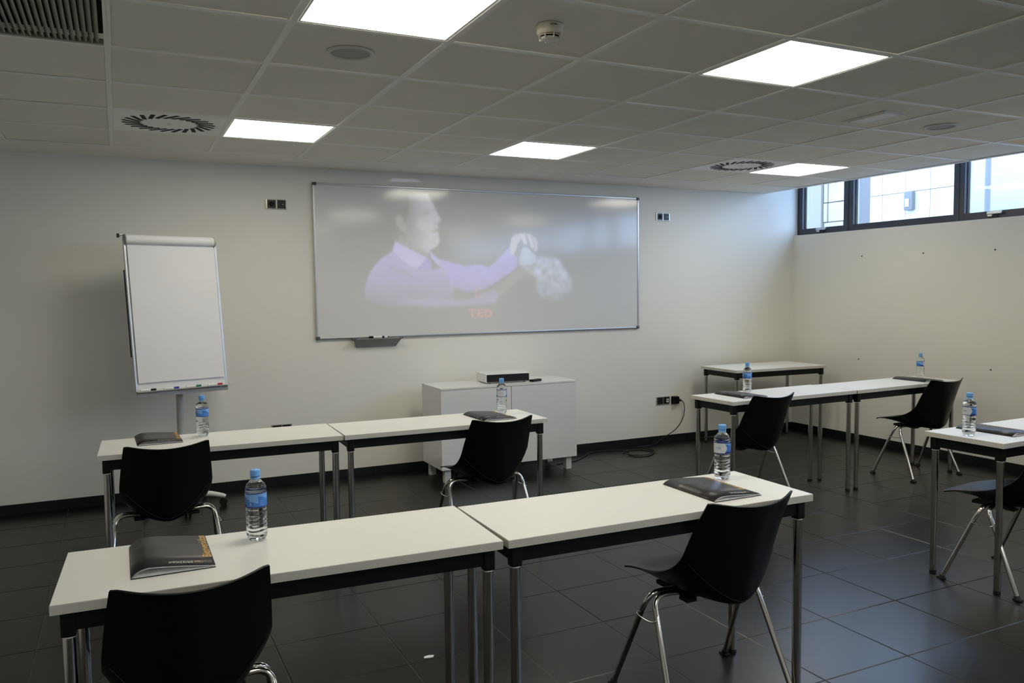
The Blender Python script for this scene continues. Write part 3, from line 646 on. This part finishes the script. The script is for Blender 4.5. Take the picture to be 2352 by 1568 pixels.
# ================================================================ BOTTLES
def make_bottle():
    t = thing('water_bottle', 'b', 'bottle', (0, 0, 0), 0, 'half litre water bottles on the desks')
    n = 48; prof = []
    def R0(z):
        key = [(0, .020), (.003, .0245), (.010, .029), (.02, .0312), (.04, .0318), (.078, .0318), (.086, .0300), (.094, .0300), (.100, .0315), (.104, .0308), (.150, .0308), (.153, .0320), (.160, .0315), (.170, .0275), (.180, .0195), (.186, .0135), (.192, .0125), (.196, .0125)]
        for (a, ra), (b, rb) in zip(key, key[1:]):
            if z <= b: s = (z-a)/(b-a); s = s*s*(3-2*s); return ra+(rb-ra)*s
        return key[-1][1]
    rows = []; Z = [0, .0015, .003, .006]+[.01+.002*i for i in range(94)]
    for z in Z:
        row = []
        for k in range(n+1):
            a = 2*PI*k/n; rr_ = R0(z)
            if .026 < z < .080:
                wv = math.sin(2*PI*(z-.026)/.0125+1.1*math.sin(a*3)); rr_ -= .0011*(1+wv)*min(1, (z-.026)/.006, (.080-z)/.006)
            if z < .02: rr_ -= .0035*(1-z/.02)*(.5+.5*math.cos(5*a))
            zz = z + (.004*(.5+.5*math.cos(5*a)) if z < .004 else 0)
            row.append((rr_*math.cos(a), rr_*math.sin(a), zz))
        rows.append(row)
    mb = MB(); mb.grid(rows, 'water_pet', flip=False)
    mb.grid([rows[0], [(0, 0, .008)]*(n+1)], 'water_pet', flip=True); mb.grid([rows[-1], [(0, 0, Z[-1])]*(n+1)], 'water_pet')
    mb.build('bottle_body', t, merge=True)
    # cap
    c = MB(); prof = [(.0, .216), (.0125, .216), (.0148, .2145), (.0150, .2125), (.0148, .200), (.0148, .1965), (.0135, .196)]
    c.lathe(prof[::-1], 'cap_blue', 36); cp = c.build('cap', t)
    MB().lathe([(.0140, .1945), (.0145, .1945), (.0145, .190), (.0150, .189), (.0130, .188)][::-1], 'cap_blue', 36).build('tamper_ring', cp)
    # label
    lb = MB(); m_, q_ = 72, 16; R_ = .0321; z0, z1 = .105, .149
    for j in range(q_):
        za, zb = z0+(z1-z0)*j/q_, z0+(z1-z0)*(j+1)/q_; zc = (j+.5)/q_
        for k in range(m_):
            a0, a1 = 2*PI*k/m_, 2*PI*(k+1)/m_; d = ((k+.5)/m_+.5) % 1-.5   # -0.5..0.5 turns
            half = .19-.06*abs(zc-.5)*2
            if j == 0 or j == q_-1: mm = 'label_dark'
            elif abs(d) < half: mm = 'label_white'
            elif zc > .55+.25*math.sin(d*9): mm = 'label_pale'
            elif zc < .2: mm = 'label_dark' if abs(d) < .3 else 'label_blue'
            else: mm = 'label_blue'
            lb.add([(R_*math.cos(a0), R_*math.sin(a0), za), (R_*math.cos(a1), R_*math.sin(a1), za), (R_*math.cos(a1), R_*math.sin(a1), zb), (R_*math.cos(a0), R_*math.sin(a0), zb)], [(0, 1, 2, 3)], mm, True)
    lo = lb.build('label', t, merge=True)
    def wrap(vs, a0, zc, rot=0, sc=1):
        out = []
        for x, y, z in vs:
            if rot: x, y = -y, x
            a = a0+x*sc/R_; out.append(((R_+.0003)*math.cos(a), (R_+.0003)*math.sin(a), zc+y*sc))
        return out
    # oval emblem and thin line of lettering on the white field, lettering up the blue field
    ov = [(.006*math.cos(a), .0036*math.sin(a), 0) for a in [2*PI*k/20 for k in range(20)]]
    ov2 = [(.0042*math.cos(a), .0022*math.sin(a), 0) for a in [2*PI*k/20 for k in range(20)]]
    e = MB(); e.add(wrap(ov+ov2, .22, .128), [[i, (i+1) % 20, 20+(i+1) % 20, 20+i] for i in range(20)], 'label_blue')
    vs, fs = text_mesh('Los Riscos', .0042, 'label_blue'); e.add(wrap(vs, -.55, .1268), fs, 'label_blue'); e.build('emblem', lo)
    vs, fs = text_mesh('Los Riscos', .0068, 'label_white', offset=.0001); e = MB(); e.add(wrap(vs, PI*.78, .111, rot=1), fs, 'label_white')
    e.build('lettering', lo, label='white lettering running up the blue label')
    sq = MB(); 
    for r_ in range(3): sq.add(wrap([(0, 0, 0), (.009, 0, 0), (.009, .0016, 0), (0, .0016, 0)], PI*1.05, .112+r_*.006), [(0, 1, 2, 3)], 'label_pale')
    for r_ in range(4): sq.add(wrap([(0, 0, 0), (.012, 0, 0), (.012, .0010, 0), (0, .0010, 0)], PI*.88, .113+r_*.0035), [(0, 1, 2, 3)], 'label_pale')
    sq.build('small_print', lo)
    return t
bp = make_bottle()
# bearing from bottle towards camera is roughly atan2(-3.016-y, -x)
BT = [(.356, -.479, PI*.93, 'water bottle nearest the camera on the front left desk, blue side of label showing'),
      (2.118, -.530, .55, 'water bottle at the far right corner of the front desk row'),
      (.380, 1.545, PI*1.0, 'water bottle on the left desk below the flip chart'),
      (2.095, 1.463, .05, 'water bottle standing in front of the projector on the cabinet'),
      (4.056, 1.480, PI*.72, 'water bottle on the far right row, in front of the corner side table'),
      (5.888, 1.480, -PI*.55, 'water bottle farthest right in the back row, against the right wall'),
      (3.814, -.384, .75, 'water bottle on the desk cut by the right edge, beside a bluish folder')]
for i, (x, y, a, lb) in enumerate(BT):
    o = bp if i == 0 else copy_tree(bp)
    o.location = (x, y, .741); o['label'] = lb
    o.rotation_euler.z = math.atan2(-3.016-y, -x) - a
    s = .205/.216 if i == 5 else 1; o.scale = (s, s, s)

# ================================================================ FOLDERS
FW, FL = .212, .305
def zf(s, h):      # cross-section of the bulging cover, s=0 spine .. 1 open edge
    return h*(1-math.exp(-s/.09))*(1-s**1.3)+.0045*min(1, s*6)+.0012
def make_folder(h):
    t = thing('welcome_folder', 'f', 'folder', (0, 0, 0), 0, 'dark grey welcome folders on the desks')
    ns, nl = 26, 4
    def sheet(fz, m, x0=0, x1=FW, y0=0, y1=FL, th=.0006):
        A = [[(x0+(x1-x0)*i/(ns-1), y0+(y1-y0)*j/(nl-1), fz(i/(ns-1))) for j in range(nl)] for i in range(ns)]
        B = [[(p[0], p[1], p[2]-th) for p in row] for row in A]
        mb = MB(); mb.grid(A, m); mb.grid(B, m); e1 = [r_[0] for r_ in A]; e2 = [r_[0] for r_ in B]; mb.grid([e1, e2], m, False)
        mb.grid([[r_[-1] for r_ in A], [r_[-1] for r_ in B]], m, False); mb.grid([A[0], B[0]], m, False); mb.grid([A[-1], B[-1]], m, False)
        mb.m = mb.m; return mb
    sheet(lambda s: zf(s, h), 'folder_cover', y0=.008).build('cover', t, merge=True)
    sheet(lambda s: zf(s, h)*.93-.0012 if s > .02 else .0012, 'paper_grey', .001, FW-.001, .0015, FL-.002, .0003).build('inner_page', t, merge=True)
    sheet(lambda s: .0032-.002*s*0, 'paper', .004, FW-.002, .001, FL-.002, .0008).build('inner_page', t, merge=True)
    sheet(lambda s: .0016, 'folder_cover', 0, FW, 0, FL, .0015).build('back_cover', t, merge=True)
    vs, fs = text_mesh('Bienvenidos', .034, 'gold_print', 1, .0006)
    mx_ = max(v[0] for v in vs); k = .225/mx_
    mb = MB(); vv_ = []
    for x, y, z in vs:
        X = FW-.003-y*1.0; Yv = .078+x*k; vv_.append((X, Yv, zf(X/FW, h)+.0006))
    mb.add(vv_, fs, 'gold_print'); mb.build('title_lettering', t, label='gold word running up the open edge')
    mb = MB()
    for row, (tx, yy) in enumerate((('CENTROS', .036), ('PTALDES', .026))):
        vs, fs = text_mesh(tx, .0085, 'white_print', 1, .0002); k = .062/max(v[0] for v in vs)
        mb.add([(.095+x*k, yy+y, zf((.095+x*k)/FW, h)+.0007) for x, y, z in vs], fs, 'white_print')
    mb.build('small_lettering', t)
    mb = MB(); bar = lambda x0, x1, y0, y1, m: mb.add([(x, y, zf(x/FW, h)+.0007) for x, y in ((x0, y0), (x1, y0), (x1, y1), (x0, y1))], [(0, 1, 2, 3)], m)
    bar(.160, .176, .036, .041, 'gold_print'); bar(.179, .190, .038, .0395, 'gold_print')
    for q in range(4): bar(.161+q*.006, .163+q*.006, .029, .032, 'white_print')
    mb.build('logo_print', t)
    return t
fo = make_folder(.024); fo_low = make_folder(.015)
FD = [(.003, -.69, 0, fo, 'dark folder with gold lettering nearest the camera, opening towards it'),
      (1.858, -.800, -.1, fo_low, 'dark folder on the right front desk beside the bottle'),
      (.060, 1.385, 1.5, None, 'dark folder on the left desk of the second row, half hidden by a chair'),
      (1.872, 1.225, 1.5, None, 'dark folder in front of the cabinet bottle'),
      (3.808, 1.232, .5, None, 'dark folder on the far right row, behind the left chair'),
      (5.655, 1.252, 0, None, 'dark folder on the far right row, beside the right wall'),
      (3.957, -.520, 1.0, None, 'bluish sheened folder on the desk cut by the right edge')]
for i, (x, y, a, src, lb) in enumerate(FD):
    o = src if src else copy_tree(fo_low)
    o.location = (x, y, .7412); o.rotation_euler.z = math.radians(a); o['label'] = lb

# ================================================================ CABINET + PROJECTOR
t = thing('cabinet', 'low glossy white two-door cabinet on block legs against the front wall', 'cabinet', (2.205, 2.80, 0))
cw, cdp, z0, z1 = 1.203, .43, .108, .745
MB().box((0, .02, z0), (.018, cdp, z1-.012), 'cabinet_white').box((cw-.018, .02, z0), (cw, cdp, z1-.012), 'cabinet_white').box((.018, .02, z0), (cw-.018, cdp, z0+.018), 'cabinet_white').box((.018, cdp-.01, z0), (cw-.018, cdp, z1-.012), 'cabinet_white').build('body', t)
MB().box((0, 0, z1-.014), (cw, cdp+.004, z1), 'cabinet_white', .001).build('top_panel', t)
MB().box((0, .0, z0), (cw/2-.0025, .019, z1-.017), 'cabinet_white', .001).build('door', t)
MB().box((cw/2+.0025, .0, z0), (cw, .019, z1-.017), 'cabinet_white', .001).build('door', t)
MB().box((cw/2-.02, .022, z0+.01), (cw/2+.02, .03, z1-.02), 'gap_dark').build('centre_post', t)
for x in (.035, cw-.085):
    for y in (.03, cdp-.07): MB().box((x, y, 0), (x+.05, y+.05, z0), 'cabinet_white', .002).build('leg', t)
t = thing('projector', 'white short-throw projector with a black front panel on the cabinet', 'projector', (2.645, 2.935, .745), math.radians(-5))
pw, pd, ph = .38, .26, .078
MB().box((0, 0, .006), (pw, pd, ph), 'cabinet_white', .008).build('housing', t)
MB().box((.006, -.003, .010), (pw-.006, .006, ph-.007), 'socket_black', .003).build('front_panel', t)
for x in (.03, pw-.05):
    for y in (.02, pd-.04): MB().box((x, y, 0), (x+.02, y+.02, .008), 'rubber').build('foot', t)
t = thing('remote_control', 'small black remote control lying right of the projector', 'remote control', (3.085, 2.90, .7455), math.radians(24))
MB().box((-.07, -.022, 0), (.045, .022, .018), 'black_plastic', .007).build('body', t)
for q in range(4): MB().box((-.05+q*.022, -.010, .0175), (-.04+q*.022, 0, .020), 'rubber', .001).build('button', t)

# ================================================================ FLIP CHART
t = thing('flip_chart', 'white flip chart on a grey pole with five castors, blank paper pad', 'flip chart', (.362, 3.06, 0))
yw_ = math.radians(17); nrm = Vector((math.sin(yw_), -math.cos(yw_), 0)); hx = Vector((math.cos(yw_), math.sin(yw_), 0))
lean = .10; Bc = Vector((.380-.362, 2.915-3.06, .865)); upv = (Vector((0, 0, 1.018))-nrm*lean-hx*.012).normalized(); BHh = 1.025
nn = hx.cross(upv).normalized(); 
XF = Matrix(((hx.x, -nn.x, upv.x, Bc.x), (hx.y, -nn.y, upv.y, Bc.y), (hx.z, -nn.z, upv.z, Bc.z), (0, 0, 0, 1)))   # local x right, y back, z up the board
hw = .305
MB().box((-hw, 0, -.01), (hw, .020, BHh-.05), 'stand_white', .004, xf=XF).build('board', t)
MB().box((-hw-.004, -.002, -.012), (-hw+.010, .022, BHh-.04), 'aluminium', .003, xf=XF).build('board_edge', t)
MB().box((hw-.010, -.002, -.012), (hw+.004, .022, BHh-.04), 'aluminium', .003, xf=XF).build('board_edge', t)
# pad: slightly wavy sheets
rows = []
for i in range(30):
    s = i/29; rows.append([(-hw+.014+(2*hw-.032)*k/11, -.010-.0022*math.sin(s*23+k*.5)*s*(1-s)*2-.003*s*0, .045+(BHh-.10)*(s)) for k in range(12)])
mb = MB().grid(rows, 'paper', xf=XF); mb.box((-hw+.015, -.008, .046), (hw-.019, -.001, BHh-.06), 'paper', xf=XF); mb.build('paper_pad', t)
Lr = Matrix.Translation((0, 0, BHh-.028))
def bar(x0, x1, r_, m, name, y=-.012):
    return MB().tube([XF @ Vector((x0, y, BHh-.030)), XF @ Vector((x1, y, BHh-.030))], r_, m, 24).build(name, t)
bar(-hw+.006, hw-.022, .032, 'paper', 'rolled_sheets'); bar(hw-.021, hw-.008, .0335, 'stand_grey', 'clamp_end'); bar(-hw-.002, -hw+.005, .0335, 'tray_grey', 'clamp_end')
MB().tube([XF @ Vector((-hw-.035, .0, BHh)), XF @ Vector((-hw, .0, BHh))], .006, 'aluminium', 10).box((-hw-.040, -.008, BHh-.018), (-hw-.026, .01, BHh+.008), 'black_plastic', .003, xf=XF).build('hook_arm', t)
MB().box((-hw-.004, -.045, -.016), (hw+.016, .004, -.010), 'stand_grey', .002, xf=XF).box((-hw, -.006, -.05), (hw+.004, .0, -.012), 'stand_grey', .002, xf=XF).build('pen_shelf', t)
MB().box((-hw-.004, .03, .22), (-hw+.05, .05, .80), 'navy', .004, xf=XF).build('side_arm', t, label='dark blue folded side arm behind the board')
MB().tube([(0, 0, .10), (0, 0, .93)], .0235, 'stand_grey', 20).build('pole', t)
MB().tube([(0, 0, .78), (0, 0, 1.5)], .018, 'stand_white', 16).build('inner_pole', t)
a0 = XF @ Vector((0, .02, .50))
MB().tube([(0, 0, 1.40), tuple(a0)], .014, 'stand_grey', 12).build('bracket', t)
MB().tube([(0, 0, .065), (0, 0, .12)], [.05, .035], 'stand_white', 20).build('hub', t)
for k in range(5):
    a = math.radians(-16-72*k); d = Vector((math.cos(a), math.sin(a), 0))
    l = MB().tube([d*.03+Vector((0, 0, .092)), d*.16+Vector((0, 0, .090)), d*.27+Vector((0, 0, .068)), d*.283+Vector((0, 0, .060))], [.022, .020, .016, .012], 'stand_white', 12, smooth_path=1).build('base_leg', t)
    side = Vector((-d.y, d.x, 0)); c_ = d*.27+Vector((0, 0, .026))
    MB().tube([c_-side*.020, c_-side*.005], .026, 'rubber', 18).tube([c_+side*.005, c_+side*.020], .026, 'rubber', 18).tube([c_, c_+Vector((0, 0, .04))], .006, 'chrome', 8).build('castor', l)
# markers on its shelf
for xx, m_, lb in ((-.235, 'black_steel', 'flip chart marker with black band, leftmost on the pen shelf'), (-.085, 'blue', 'flip chart marker with blue band on the pen shelf'), (.065, 'green', 'flip chart marker with green band on the pen shelf'), (.215, 'red', 'flip chart marker with red band, rightmost on the pen shelf')):
    q = thing('flip_chart_marker', lb, 'marker', (.362, 3.06, 0), 0, 'markers on the flip chart shelf')
    p0 = lambda s: XF @ Vector((xx+s, -.026, -.003))
    MB().tube([p0(-.055), p0(.01)], .0068, 'marker_white', 12).build('barrel', q); MB().tube([p0(.01), p0(.045)], .0075, m_, 12).build('cap', q)

# ================================================================ litter on the floor
tag(MB().prism([(-.02, -.006), (.015, -.012), (.026, .004), (.004, .012), (-.016, .008)], .0005, .004, 'paper').build('paper_scrap', None, (1.087, .045, 0)), 'tiny crumpled white paper scrap on the dark floor under the front desks', 'litter')
